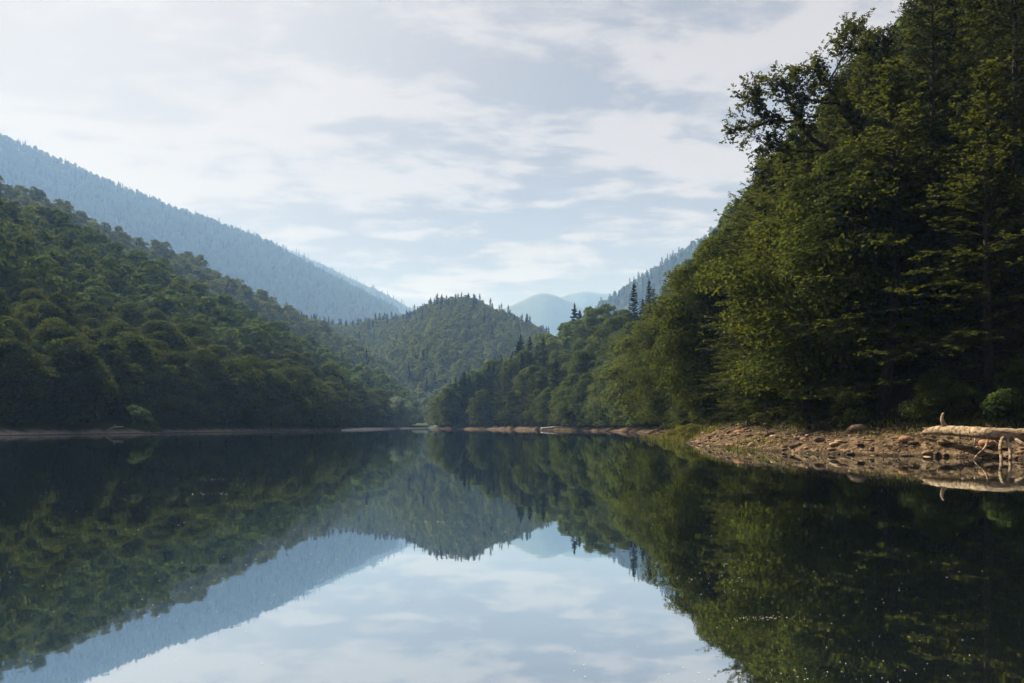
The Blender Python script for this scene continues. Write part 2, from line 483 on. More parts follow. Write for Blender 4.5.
# ------------------------------------------------------------------ hillsides
class Slope:
    """ground between a base line and a top line; (u, v) -> point"""
    def __init__(s, base, top, prof=None, amp=4.0, wave=60.0, back=0.35, seed=0.0, sm=.02):
        s.sm = sm
        s.b = np.array(base, float); s.t = np.array(top, float)
        seg = np.hypot(*np.diff(s.b[:, :2], axis=0).T)
        s.k = np.concatenate([[0], np.cumsum(seg)]); s.len = s.k[-1]
        s.prof = prof; s.amp = amp; s.wave = wave; s.back = back; s.seed = seed

    def line(s, A, a):
        # a little smoothing so that the lines do not kink
        out = 0
        for o, w in ((-1, .25), (0, .5), (1, .25)):
            out = out + w * np.stack([np.interp(np.clip(a + o * s.sm * s.len, 0, s.len), s.k, A[:, q]) for q in range(3)], -1)
        return out

    def span(s, a):
        B, T = s.line(s.b, a), s.line(s.t, a)
        return np.hypot(*(T - B)[..., :2].T).T

    def P(s, a, v):
        """a: metres along the base, v: 0 at the base .. 1 at the top .. beyond = back side"""
        a = np.asarray(a, float); v = np.asarray(v, float)
        B, T = s.line(s.b, a), s.line(s.t, a)
        p = B + (T - B) * v[..., None]
        off = v * np.hypot(*(T - B)[..., :2].T).T
        h = T[..., 2] - B[..., 2]
        if s.prof is None:
            pv = np.where(v < 1, np.sin(np.clip(v, -.2, 1) * math.pi / 2) * .35 + np.clip(v, -.2, 1) * .65, 1 - (v - 1) * 1.5)
            z = B[..., 2] + h * pv
        else:
            z = s.prof(off, v, h)
        env = np.clip(v * 5, 0, 1) * np.where(v < 1, 1, np.clip(1.5 - v * .5, 0, 1))
        z = z + env * s.amp * fbm(p[..., 0] / s.wave + s.seed, p[..., 1] / s.wave * .6 + s.seed * 2, 4) * np.clip(1.25 - v, .25, 1)
        p[..., 2] = z
        return p

    def mesh(s, name, na, vs, mat, fine=None):
        a = np.linspace(0, s.len, na) if fine is None else fine
        A, Vv = np.meshgrid(a, vs, indexing='ij')
        P = s.P(A, Vv)
        m, n = P.shape[:2]
        i = np.arange(m - 1)[:, None] * n; j = np.arange(n - 1)[None]
        Q = np.stack([i + j, i + n + j, i + n + j + 1, i + j + 1], -1).reshape(-1, 4)
        P = P.reshape(-1, 3)
        me = mesh_from(name, P, Q, mat, True, {'up': ('POINT', P[:, 2])})
        return tag(put(name, me), kind='structure')

    def scatter(s, spacing, v0=0.0, v1=1.0, jit=.45):
        """jittered grid of points at an even spacing"""
        out = []
        nv = max(2, int(s.span(np.array([s.len / 2]))[0] * (v1 - v0) / spacing))
        for q in range(nv):
            v = v0 + (v1 - v0) * (q + .5) / nv
            a = np.linspace(0, s.len, 200)
            p = s.line(s.b, a) * (1 - v) + s.line(s.t, a) * v
            L = np.concatenate([[0], np.cumsum(np.hypot(*np.diff(p[:, :2], axis=0).T))])
            n = max(2, int(L[-1] / spacing))
            l = (np.arange(n) + .5 + (rng.random(n) - .5) * 2 * jit) * L[-1] / n
            aa = np.interp(l, L, a)
            vv = v + (rng.random(n) - .5) * 2 * jit * (v1 - v0) / nv
            out.append(np.stack([aa, vv], -1))
        uv = np.vstack(out)
        return uv, s.P(uv[:, 0], uv[:, 1])


def pick(rows):
    return [at(px, d, py) for px, d, py in rows]


def bankprof(rise, run, slope_top=True):
    def f(off, v, h):
        under = np.where(off < 0, off * .35, 0)
        bank = rise * np.clip(off / run, 0, 1) ** .8
        up = np.clip((off - run) / np.maximum(1e-3, (off / np.maximum(v, 1e-6)) - run), 0, 1)
        z = under + bank + (h - rise) * (up * .65 + .35 * np.sin(up * math.pi / 2))
        return np.where(v > 1, h - (v - 1) * h * 1.2, z)
    return f


# --- right bank
RB = [(30, -30, 0), (25, 0, 0), (21.5, 20, 0), (23.6, 36.0, 0), (22.4, 37.2, 0), (20.7, 39.0, 0), (17.0, 41.6, 0), (15.3, 46, 0), (14.6, 63, 0), (20.6, 109, 0),
      (28.0, 168, 0), (27.5, 230, 0), (13, 292, 0), (-10, 350, 0), (-34, 395, 0), (-42, 420, 0), (-40, 436, 0), (-26, 462, 0), (6, 500, 0)]
RT = [(130, -30, 80), (125, 10, 80), (122, 35, 80), (120, 45, 80), (119, 52, 80), (118, 60, 80), (116, 66, 80), (114, 75, 80), (112, 100, 80), (116, 150, 90),
      (124, 220, 100), (122, 300, 92), (100, 385, 72), (62, 455, 50), (26, 480, 34), (4, 486, 26), (6, 492, 24), (14, 506, 22), (34, 530, 20)]
right = Slope(RB, RT, bankprof(1.75, 5.5), amp=2.5, wave=30, seed=4.2, sm=.004)
vs = np.concatenate([[-.12, -.05, -.02], np.linspace(0, .075, 34)[0:], np.linspace(.085, 1, 40), [1.2, 1.6]])
fa = np.concatenate([np.linspace(0, 45, 30), np.linspace(45.5, 150, 300), np.linspace(152, right.len, 130)])
_oldP = right.P


def rightP(a, v):
    p = _oldP(a, v)
    off = v * right.span(a)
    near = np.exp(-np.clip(off, 0, 50) / 6) * np.clip(off * 1.2, 0, 1)
    p[..., 2] += near * (.16 * fbm(p[..., 0] * .7, p[..., 1] * .7, 4) + .07 * fbm(p[..., 0] * 2.3, p[..., 1] * 2.3, 2))
    # the waterline itself wanders a little
    p[..., 2] += np.exp(-np.abs(off) / 2) * .10 * noise(p[..., 0] * .35 + 9, p[..., 1] * .35)
    return p


right.P = rightP
right.mesh('right_hillside', 0, vs, M_BANK, fa)

# --- left hill, near ridge
LB = pick([(-560, 92, 426), (-180, 104, 426), (0, 124, 426), (100, 150, 426), (200, 182, 426), (300, 232, 426), (352, 320, 426), (385, 430, 426), (410, 540, 426)])
LB = [(x, y, 0) for x, y, z in LB]
LT = pick([(-500, 300, 90), (-180, 310, 160), (0, 330, 232), (70, 360, 252), (150, 400, 294), (230, 440, 332), (300, 480, 362), (362, 540, 388), (405, 600, 410)])
lefta = Slope(LB, LT, bankprof(1.6, 6.0), amp=5, wave=45, seed=1.7)
lefta.mesh('left_hill', 130, np.concatenate([[-.1, -.03], np.linspace(0, .1, 10), np.linspace(.12, 1, 50), [1.1, 1.3]]), M_LSHORE)
gb = [(340, 268), (352, 292), (366, 330), (382, 385), (398, 440), (412, 500), (426, 545)]  # added raised strip whose pale colour stands in for sunlight along the shore
gv = []
for i, (px, d) in enumerate(gb):
    x, y, _ = at(px, d)
    w = 2.6 * math.sin(math.pi * (i + .4) / (len(gb) - .2)) + .4
    gv += [(x - w, y + .3, -.3), (x - w * .2, y, .12 + .24 * w), (x + w * .5, y - .2, .05 + .10 * w), (x + w * 1.5, y - .4, -.2)]
gi = np.arange(len(gb) - 1)[:, None] * 4; gj = np.arange(3)[None]
gq = np.stack([gi + gj, gi + gj + 1, gi + gj + 5, gi + gj + 4], -1).reshape(-1, 4)
tag(put('sunlit_shore_strip', mesh_from('sunlit_shore_strip', gv, gq, M_SUNLIT_GRAVEL, True)), kind='structure')
# --- left hill, the longer spur behind it
LB2 = [(x * 1.0, y, 2.0) for x, y, z in pick([(-500, 340, 0), (-180, 350, 0), (0, 370, 0), (70, 395, 0), (150, 440, 0), (230, 470, 0), (300, 510, 0), (370, 560, 0), (415, 600, 0), (440, 640, 0)])]
LT2 = pick([(-500, 560, 20), (-180, 560, 120), (0, 570, 200), (60, 590, 217), (130, 620, 253), (200, 660, 276), (260, 700, 308), (320, 740, 340), (385, 790, 375), (450, 860, 394)])
leftb = Slope(LB2, LT2, None, amp=8, wave=70, seed=8.3)
leftb.mesh('left_hill_spur', 90, np.linspace(0, 1.3, 50), M_HILL)
# --- hill in the middle of the valley
CB = [(x, y, .3) for x, y, z in pick([(250, 760, 0), (340, 700, 0), (400, 640, 0), (440, 610, 0), (500, 620, 0), (580, 640, 0), (700, 660, 0)])]
CT = pick([(270, 1250, 320), (345, 1230, 330), (400, 1180, 320), (440, 1130, 304), (470, 1110, 303), (525, 1100, 325), (590, 1080, 372)])
centre = Slope(CB, CT, None, amp=24, wave=150, seed=2.9)
centre.mesh('middle_hill', 90, np.linspace(0, 1.4, 60), M_HILL)
# --- blue mountain on the left and what stands behind it
BB = [(x, y, 5) for x, y, z in pick([(-500, 1600, 0), (-200, 1650, 0), (0, 1750, 0), (150, 1900, 0), (280, 2150, 0), (420, 2400, 0)])]
BT = pick([(-500, 2900, 130), (-200, 2900, 112), (0, 2900, 139), (130, 3050, 189), (260, 3250, 243), (400, 3500, 315)])
blue = Slope(BB, BT, None, amp=62, wave=420, seed=5.5)
blue.mesh('blue_mountain', 120, np.linspace(0, 1.3, 60), M_HILL)
B2B = [(x, y, 5) for x, y, z in pick([(60, 3900, 0), (250, 3950, 0), (420, 4100, 0), (480, 4200, 0)])]
B2T = pick([(60, 4600, 170), (245, 4650, 231), (330, 4750, 266), (450, 4900, 330)])
blue2 = Slope(B2B, B2T, None, amp=40, wave=450, seed=6.5)
blue2.mesh('blue_ridge', 90, np.linspace(0, 1.3, 40), M_MOUNT)
# --- far hill on the right
GB = [(x, y, 3) for x, y, z in pick([(520, 1650, 0), (620, 1600, 0), (760, 1500, 0), (1000, 1450, 0), (1400, 1450, 0)])]
GT = pick([(560, 2500, 335), (620, 2400, 294), (700, 2300, 240), (860, 2200, 160), (1400, 2100, 110)])
green = Slope(GB, GT, None, amp=32, wave=270, seed=7.5)
green.mesh('far_hill', 110, np.linspace(0, 1.3, 50), M_HILL)
# --- the two farthest mountains in the gap
for nm, d, pts, sd in (('far_mountain', 5600, [(380, 345), (470, 322), (510, 306), (540, 293), (552, 294), (575, 303), (610, 322), (660, 345), (720, 370)], 1.1),
                       ('farthest_mountain', 6600, [(470, 340), (530, 312), (560, 298), (585, 293), (612, 294), (640, 304), (700, 330), (780, 360)], 3.1)):
    sl = Slope([(at(p, d - 700)[0], d - 700, 5) for p, q in pts], pick([(p, d, q) for p, q in pts]), None, amp=70, wave=600, seed=sd)
    sl.mesh(nm, 110, np.linspace(0, 1.3, 40), M_MOUNT)

# --- ground under everything, and the lake
me = mesh_from('ground', [(-5300, -900, -2.2), (5300, -900, -2.2), (5300, 8000, -2.2), (-5300, 8000, -2.2)], np.array([[0, 1, 2, 3]]), M_BED)
tag(put('ground', me), kind='structure')
me = mesh_from('water', [(-420, -300, 0), (420, -300, 0), (420, 720, 0), (-420, 720, 0)], np.array([[0, 1, 2, 3]]), water_mat())
tag(put('water', me), kind='structure')

# ------------------------------------------------------------------ single trees: right bank
SIL = np.array([(400, 410), (427, 404), (446, 384), (473, 362), (500, 348), (515, 341), (550, 327), (578, 316), (617, 308), (640, 295), (666, 278), (690, 257), (708, 243),
                (722, 226), (735, 165), (745, 160), (770, 150), (800, 130), (830, 70), (860, 30), (885, 0), (920, -60), (1100, -400)], float)


def place_right(kind, a, off, H, row, wide=1.0, var=None):
    v = np.array([off / right.span(np.array([a]))[0]])
    p = right.P(np.array([a]), v)[0]
    px = col_of(p[0], p[1])
    if p[1] < 24 or px > 1075: return
    if kind == 'fir' and px > 690: kind = 'round'
    rp = KINDS[kind][0][2] * .2 * F / p[1]
    lim = np.interp(px - (.25 if kind != 'fir' else 0.0) * min(60, rp), SIL[:, 0], SIL[:, 1])
    top = (HOR - lim) * p[1] / F + EYE - p[2]
    H = min(H, top)
    if H < (8 if kind not in ('sapling', 'beech') else 2.2): return
    tree(kind, p[0], p[1], p[2] - .2, H, row, 'right', var, wide)


def step(y):
    return 4.8 if y < 90 else (7.0 if y < 200 else 8.4)


a0 = 58.0
rows_off = (6.0, 12.0, 19.0, 28.0, 39.0, 52.0)
for r_, off in enumerate(rows_off):
    a = a0 + rng.random() * 3
    while a < right.len - 1:
        y = np.interp(a, right.k, right.b[:, 1])
        if y > 85 or r_ < 6:
            far = y > 150
            firp = 0.50 if y > 330 else (.05 if y > 165 else 0)
            rp = 0.30 if y < 110 else .8
            kind = 'fir' if rng.random() < firp else (('maple' if y < 130 else 'round') if rng.random() < rp else 'beech')
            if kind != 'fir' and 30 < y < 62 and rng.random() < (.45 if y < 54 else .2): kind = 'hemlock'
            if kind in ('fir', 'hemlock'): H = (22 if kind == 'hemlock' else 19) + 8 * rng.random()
            elif kind == 'beech': H = 18 + 8 * rng.random()
            else: H = (15 + 7 * rng.random())
            jit = rng.normal() * (.8 if r_ else .4)
            place_right(kind, a, off + jit - (2.4 if y > 120 and r_ == 0 else 0), H, r_, wide=1.0 + .2 * rng.random())
        a += step(y) * (.85 + .35 * rng.random()) * (1 + .12 * r_)
# saplings and low growth under the edge of the wood
a = a0
while a < 190:
    sk = 'sapling' if rng.random() < .4 else 'beech'
    place_right(sk, a, (5.7 if a < 82 else 4.6) + rng.normal() * .5, ((2.4 if a < 82 else 3.4) + 3.0 * rng.random()) * (1 if sk == 'sapling' else 2.0), 0, 1.0 + .3 * rng.random())
    a += (2.9 if a < 82 else 3.4) + 2.0 * rng.random()
# the two conifers that stand clear of the skyline
for px, d, ty, Hm in ((634, 292, 281, 30), (649, 300, 279, 27)):
    x, y, _ = at(px, d); zt = at(px, d, ty)[2]
    tree('fir', x, y, zt - Hm, Hm, 9, 'right', 2, .9,
         'tall thin conifer clear of the right skyline, ' + ('the left of the pair' if px < 640 else 'the right of the pair'))

# ------------------------------------------------------------------ single trees: left shore
for r_, off in enumerate((5.5, 14, 24, 36, 50, 66)):
    a = rng.random() * 4
    while a < lefta.len - 30:
        aa = np.array([a]); sp = lefta.span(aa)[0]
        o = off + rng.normal() * 1.2
        p = lefta.P(aa, np.array([o / sp]))[0]
        px = col_of(p[0], p[1])
        H = 12 + 7 * rng.random() - .35 * r_
        kind = 'round'
        if -70 < px < 428 and (p[1] < 330 or r_ < 2):
            tree(kind, p[0], p[1], p[2] - .2, H, r_, 'left', None, 1.0 + .35 * rng.random())
        a += 7.4 * (.75 + .6 * rng.random()) * (1 + p[1] / 700)


# ------------------------------------------------------------------ which of the trees show largest
REST = []
mask = np.zeros((230, 560), bool)                   # two pixels a cell, the strip above the water
yy, xx = np.mgrid[0:230, 0:560]
for t in sorted(TREES, key=lambda q: q['y']):
    f = F / t['y'] / 2
    w = t['H'] * (.13 if t['kind'] == 'fir' else .19) * t['wide'] * f
    cx = col_of(t['x'], t['y']) / 2 + 20
    y0 = (HOR - F * (t['z'] - EYE) / t['y']) / 2; h = t['H'] * f / 2
    e = ((xx - cx) / w) ** 2 + ((yy - (y0 - h)) / h) ** 2 < 1
    e[:, :20] = False; e[:, 532:] = False
    t['seen'] = int((e & ~mask).sum())
    mask |= e
order = sorted(TREES, key=lambda q: (q['label'] is None, -q['seen']))
TREES = [t for t in order[:292] if t['seen'] > 1 or t['label']]
REST = [t for t in order[292:] if t['seen'] > 0]
print('kept', len(TREES), 'rest', len(REST), 'least', TREES[-1]['seen'])


# ------------------------------------------------------------------ words for the trees
ORD = ('first second third fourth fifth sixth seventh eighth ninth tenth eleventh twelfth thirteenth fourteenth fifteenth sixteenth '
       'seventeenth eighteenth nineteenth twentieth').split()
ROWS = {0: 'waterline row', 1: 'second row', 2: 'third row', 3: 'fourth row', 4: 'fifth row', 5: 'sixth row'}
MARKS = {'right': [(-9e9, 'counting right from the point tip'), (560, 'counting right from the grey driftwood'), (690, 'counting right from the grassy patch'), (830, 'counting left from the frame edge')],
         'left': [(-9e9, 'counting right from the frame edge'), (150, 'counting right from the leaning bush'), (343, 'counting right from the sunlit strip')]}
buckets = {}
for t in TREES:
    if t['label']: continue
    px = col_of(t['x'], t['y'])
    mk = [m for m in MARKS[t['side']] if px >= m[0]][-1][1]
    h0 = KINDS[t['kind']][t['var']][2]
    tall = t['H'] > {'beech': 21.5, 'round': 16.0, 'fir': 25, 'maple': 17, 'sapling': 5.5, 'hemlock': 23}[t['kind']]
    buckets.setdefault((t['side'], t['row'], t['kind'], mk, tall), []).append((px, t))
for (side, row, kind, mk, tall), L in buckets.items():
    for i, (px, t) in enumerate(sorted(L, key=lambda q: q[0], reverse='left' in mk)):
        size = {'round': ('low', 'tall'), 'maple': ('lower', 'taller'), 'sapling': ('low', 'tall'), 'hemlock': ('lower', 'taller'), 'beech': ('lower', 'taller'), 'fir': ('shorter', 'taller')}[kind][int(tall)]
        o = ORD[i] if i < len(ORD) else '%dth' % (i + 1)
        t['label'] = f'{o} {size} {WORDS[kind]}, {mk}, {ROWS[row]} of {side} bank'


def build_trees():
    for t in TREES:
        tr, cr, h0 = KINDS[t['kind']][t['var']]
        root = bpy.data.objects.new(NAMES[t['kind']], None)
        COL.objects.link(root)
        root.empty_display_size = .5
        s = t['H'] / h0
        root.location = (t['x'], t['y'], t['z']); root.rotation_euler = (0, 0, t['rz'])
        root.scale = (s * t['wide'], s * t['wide'], s)
        tag(root, t['label'], 'conifer' if t['kind'] in ('fir', 'hemlock') else 'tree',
            'trees of the right bank' if t['side'] == 'right' else 'trees of the left shore')
        put('trunk', tr, root); put('crown', cr, root)


# ------------------------------------------------------------------ the spreading tree against the sky
def spreading_tree():
    g = np.random.default_rng(77)
    D0 = 56.0
    root = bpy.data.objects.new('spreading_tree', None); COL.objects.link(root)
    bx, by = at(868, D0)[:2]
    bz = 6.0
    root.location = (bx, by, bz)
    tag(root, 'spreading tree whose dark forked limbs reach left against the sky', 'tree', 'trees of the right bank')

    def q(px, py, dd=0.0):
        x, y, z = at(px, D0 + dd, py)
        return np.array([x - bx, y - by, z - bz])
    wood = Geo()
    limbs = [
        ([q(868, 380), q(866, 260), q(864, 205, .3), q(858, 185, .4), q(846, 166, 0)], .34, .2),
        ([q(846, 166), q(826, 150, -.4), q(808, 136, -.7), q(800, 122, -.9), q(780, 120, -1.2), q(758, 125, -1.6), q(740, 130, -1.9)], .2, .03),
        ([q(800, 122, -.9), q(792, 108, -.8), q(786, 95, -.8), q(775, 85, -.9)], .10, .02),
        ([q(858, 185, .4), q(860, 150, .8), q(852, 125, .8), q(838, 103, .5), q(828, 85, .2), q(815, 70, -.1)], .2, .03),
        ([q(852, 125, .8), q(862, 105, 1.2), q(868, 75, 1.6), q(872, 45, 1.8)], .13, .03),
        ([q(838, 103, .5), q(822, 104, -.2), q(806, 98, -.6), q(796, 80, -.8)], .09, .02),
        ([q(864, 205, .3), q(884, 165, 1.0), q(896, 120, 1.5), q(900, 80, 1.8)], .18, .03),
        ([q(826, 150, -.4), q(806, 152, -1), q(785, 150, -1.4), q(768, 148, -1.6)], .08, .02),
        ([q(780, 120, -1.2), q(768, 110, -1.4), q(757, 103, -1.6), q(752, 100, -1.8)], .06, .015),
        ([q(828, 85, .2), q(838, 65, .3), q(850, 45, .4), q(856, 30, .5)], .08, .02),
    ]
    S, D, L = [], [], []
    for pts, r0, r1 in limbs:
        pts = np.array(pts); k = np.linspace(0, 1, len(pts)); kk = np.linspace(0, 1, 22)
        P = np.stack([np.interp(kk, k, pts[:, c]) for c in range(3)], -1)
        P[1:-1] = (P[:-2] + 2 * P[1:-1] + P[2:]) / 4
        P[2:-1] += g.normal(size=(19, 3)) * .05
        wood.tube(P, np.linspace(r0, r1, 22), 6)
        ln = np.linalg.norm(np.diff(P, axis=0), axis=1).sum()
        if r0 > .3: continue
        nt = int(ln * 7.0)
        for j in range(nt):
            s = .25 + .75 * (j + g.random()) / nt
            p = np.array([np.interp(s, kk, P[:, c]) for c in range(3)])
            t = unit(np.array([np.interp(min(1, s + .06), kk, P[:, c]) - np.interp(s - .06, kk, P[:, c]) for c in range(3)]))
            d = unit(t * .7 + unit(g.normal(size=3)) * .9 + np.array([-.1, 0, .35]))
            l = .7 + 1.2 * g.random() * (1.2 - .5 * s)
            wood.tube([p, p + d * l * .5, p + d * l], [.022, .014, .006], 3)
            for m in range(7):
                f = .25 + .75 * g.random()
                S.append(p + d * l * f); D.append(unit(d + g.normal(size=3) * .55 + np.array([0, 0, .1]))); L.append(.35 + .5 * g.random())
    cr = sprays(g, np.array(S), np.array(D), np.array(L), 40, .17, .08, 'crown', M_BEECH, .5)
    put('trunk', wood.mesh('trunk', M_BARK), root)
    put('crown', cr, root)


# ------------------------------------------------------------------ shrubs
def shrub(name, x, y, z, H, rad, seed, label, mat, lean=(0, 0), group=None, ncl=22, per=130, size=.3, base=.02):
    tr, cr, h0 = clumpy(seed, H, rad, ncl, per, size, base, mat, stem=.12)
    for m_ in (tr, cr):
        co = np.empty(len(m_.vertices) * 3, np.float32); m_.vertices.foreach_get('co', co); co = co.reshape(-1, 3)
        co[:, 0] += co[:, 2] * lean[0]; co[:, 1] += co[:, 2] * lean[1]
        m_.vertices.foreach_set('co', co.ravel()); m_.update()
    root = bpy.data.objects.new(name, None); COL.objects.link(root); root.location = (x, y, z)
    tag(root, label, 'shrub' if 'tree' not in name else 'tree', group)
    put('stem' if 'tree' not in name else 'trunk', tr, root); put('crown' if 'tree' in name else 'foliage', cr, root)
    return root


def shrubs():
    x, y, _ = at(153, 150)
    shrub('leaning_bush', x, y, .2, 5.6, 2.3, 31, 'pale green bush leaning left over the waterline beside the white driftwood', M_FARL, (-.7, 0), size=.4, ncl=26)
    x, y, _ = at(396, 425)
    shrub('willow_tree', x, y, .3, 16.5, 8.6, 32, 'pale rounded willow standing alone by the far end of the lake', M_WILLOW, ncl=52, per=300, size=.6, base=.02)
    for i, (px, d, H, rd, lb) in enumerate(((1014, 40.5, 1.5, 1.3, 'leafy green bush behind the fallen log at the frame edge'),
                                            (978, 42.0, 1.1, 1.0, 'small leafy bush just behind the middle of the fallen log'),
                                            (1040, 39.5, 3.4, 1.4, 'taller sunlit bush rising beyond the right end of the log'),
                                            (690, 74.0, 1.3, 1.5, 'bright green low bush on the grassy patch of the bank'),
                                            (672, 88.0, 1.4, 1.7, 'pale green low bush at the left end of the grassy patch'))):
        x, y, _ = at(px, d)
        shrub('low_bush', x, y, ground_z(x, y) - .05, H, rd, 40 + i, lb, M_GRASS if i > 2 else M_ROUND, size=.13, ncl=16, per=170)


_uvg = None


def ground_z(x, y):
    """height of the right bank at x, y (nearest sample)"""
    global _uvg
    if _uvg is None:
        A, Vv = np.meshgrid(np.linspace(0, right.len, 900), np.linspace(0, .3, 160), indexing='ij')
        _uvg = right.P(A, Vv).reshape(-1, 3)
    d = (_uvg[:, 0] - x) ** 2 + (_uvg[:, 1] - y) ** 2
    return float(_uvg[np.argmin(d), 2])


def hit(px, py):
    """where the line of sight through a pixel meets the right bank"""
    for d in np.arange(33, 120, .4):
        x, y, z = at(px, d, py)
        gz = ground_z(x, y)
        if gz > max(z, .05): return x, y, gz
    return x, y, gz


# ------------------------------------------------------------------ fallen log
def fallen_log():
    D0 = 36.2

    def q(px, py, dd=0.0):
        return np.array(at(px, D0 + dd, py))
    org = q(985, 462)
    root = bpy.data.objects.new('fallen_log', None); COL.objects.link(root); root.location = org
    tag(root, 'bleached fallen tree trunk lying on the bank, propped on bare branches', 'fallen log')

    def smooth(pts, n=26):
        pts = np.array(pts); k = np.linspace(0, 1, len(pts)); kk = np.linspace(0, 1, n)
        P = np.stack([np.interp(kk, k, pts[:, c]) for c in range(3)], -1)
        for _ in range(2): P[1:-1] = (P[:-2] + 2 * P[1:-1] + P[2:]) / 4
        return P - org
    b = Geo()
    P = smooth([q(921, 434, 4.6), q(928, 431.5, 4.2), q(938, 430, 3.6), q(960, 431, 2.0), q(985, 433, 0), (q(1010, 434.5, -.3)), q(1040, 435, -.8), q(1075, 434, -1.4)], 40)
    rr = np.interp(np.linspace(0, 1, 40), [0, .05, .12, .3, .6, 1], [.04, .10, .17, .23, .27, .31])
    b.tube(P, rr * (1 + .05 * np.sin(np.arange(40) * 1.9)), 14, .035)
    # ragged splinters of the broken end
    for py, dx in ((427.5, -6), (436, -8), (433, -12)):
        b.tube(smooth([q(940, 431, 3.4), q(930, (py + 431) / 2, 4.0), q(926 + dx * .6, py, 4.4)], 8), np.linspace(.10, .015, 8), 6, .1)
    put('trunk', b.mesh('trunk', M_LOG), root)
    br = [([q(946, 427, 3.0), q(943, 423, 3.0), q(941.5, 419, 3.0), q(942.5, 414, 3.0), q(944, 413, 3.0)], .13, .03),
          ([q(988, 437, 0), q(987, 444, -.2), q(984, 449, -.4), q(978, 454, -.6), q(974, 459, -.7)], .055, .035),
          ([q(1006, 433, -.1), q(1002, 439, -.6), q(999.5, 447, -1.0), q(1001.5, 456, -1.2), q(1000.5, 466, -1.4)], .085, .055),
          ([q(1007, 437, -.3), q(1008, 443, -.6), q(1010.5, 450, -.8), q(1010, 460, -1.0)], .085, .06),
          ([q(1012, 437, -.4), q(1018, 441, -.8), q(1026, 446, -1.1), q(1032, 454, -1.3)], .10, .06),
          ([q(975, 435, .8), q(975, 441, .5), q(974, 444, .4)], .05, .02),
          ([q(992, 437, .2), q(997, 441, .1), q(1004, 444, 0)], .05, .02)]
    for pts, r0, r1 in br:
        s = Geo(); s.tube(smooth(pts, 18), np.linspace(r0, r1, 18), 8, .05)
        put('branch', s.mesh('branch', M_LOG), root)


def driftwood():
    def one(name, pts, r0, r1, mat, label):
        pts = np.array([at(*p) for p in pts]); org = pts[len(pts) // 2].copy()
        k = np.linspace(0, 1, len(pts)); kk = np.linspace(0, 1, 16)
        P = np.stack([np.interp(kk, k, pts[:, c]) for c in range(3)], -1) - org
        for _ in range(2): P[1:-1] = (P[:-2] + 2 * P[1:-1] + P[2:]) / 4
        b = Geo(); b.tube(P, np.linspace(r0, r1, 16), 8, .06)
        m = P[6]
        b.tube([m, m + (0.6, -.3, .5), m + (1.0, -.5, .55)], [r1, r1 * .7, r1 * .3], 5)
        o = put(name, b.mesh(name, mat), None, org)
        tag(o, label, 'driftwood')
    one('driftwood_branch', [(106, 147, 431.5), (111, 147, 428.2), (116, 147, 426.8), (123, 147, 426.6)], .16, .09, M_DRIFT, 'white arched driftwood branch at the waterline beside the leaning bush')
    one('driftwood_log', [(541, 288, 428.5), (554, 286, 427.2), (566, 284, 426.3), (578, 283, 425.8)], .32, .16, M_DRIFT, 'long grey driftwood log lying up the far right shore')
    one('dark_log', [(587, 258, 426.4), (594, 254, 427.4), (602, 250, 428.6)], .30, .22, M_DARKWOOD, 'short dark log lying at the water on the far right shore')


# ------------------------------------------------------------------ stones, grass, floating bits
def ico(g, n=1):
    t = (1 + 5 ** .5) / 2
    V = np.array([(-1, t, 0), (1, t, 0), (-1, -t, 0), (1, -t, 0), (0, -1, t), (0, 1, t), (0, -1, -t), (0, 1, -t), (t, 0, -1), (t, 0, 1), (-t, 0, -1), (-t, 0, 1)], float)
    V /= np.linalg.norm(V[0])
    T = np.array([(0, 11, 5), (0, 5, 1), (0, 1, 7), (0, 7, 10), (0, 10, 11), (1, 5, 9), (5, 11, 4), (11, 10, 2), (10, 7, 6), (7, 1, 8),
                  (3, 9, 4), (3, 4, 2), (3, 2, 6), (3, 6, 8), (3, 8, 9), (4, 9, 5), (2, 4, 11), (6, 2, 10), (8, 6, 7), (9, 8, 1)])
    for _ in range(n):
        E = {}; V = list(V); out = []
        for a, b, c in T:
            m = []
            for p, q_ in ((a, b), (b, c), (c, a)):
                k = (min(p, q_), max(p, q_))
                if k not in E:
                    v = V[p] + V[q_]; V.append(v / np.linalg.norm(v)); E[k] = len(V) - 1
                m.append(E[k])
            out += [(a, m[0], m[2]), (b, m[1], m[0]), (c, m[2], m[1]), (m[0], m[1], m[2])]
        V = np.array(V); T = np.array(out)
    return V, T


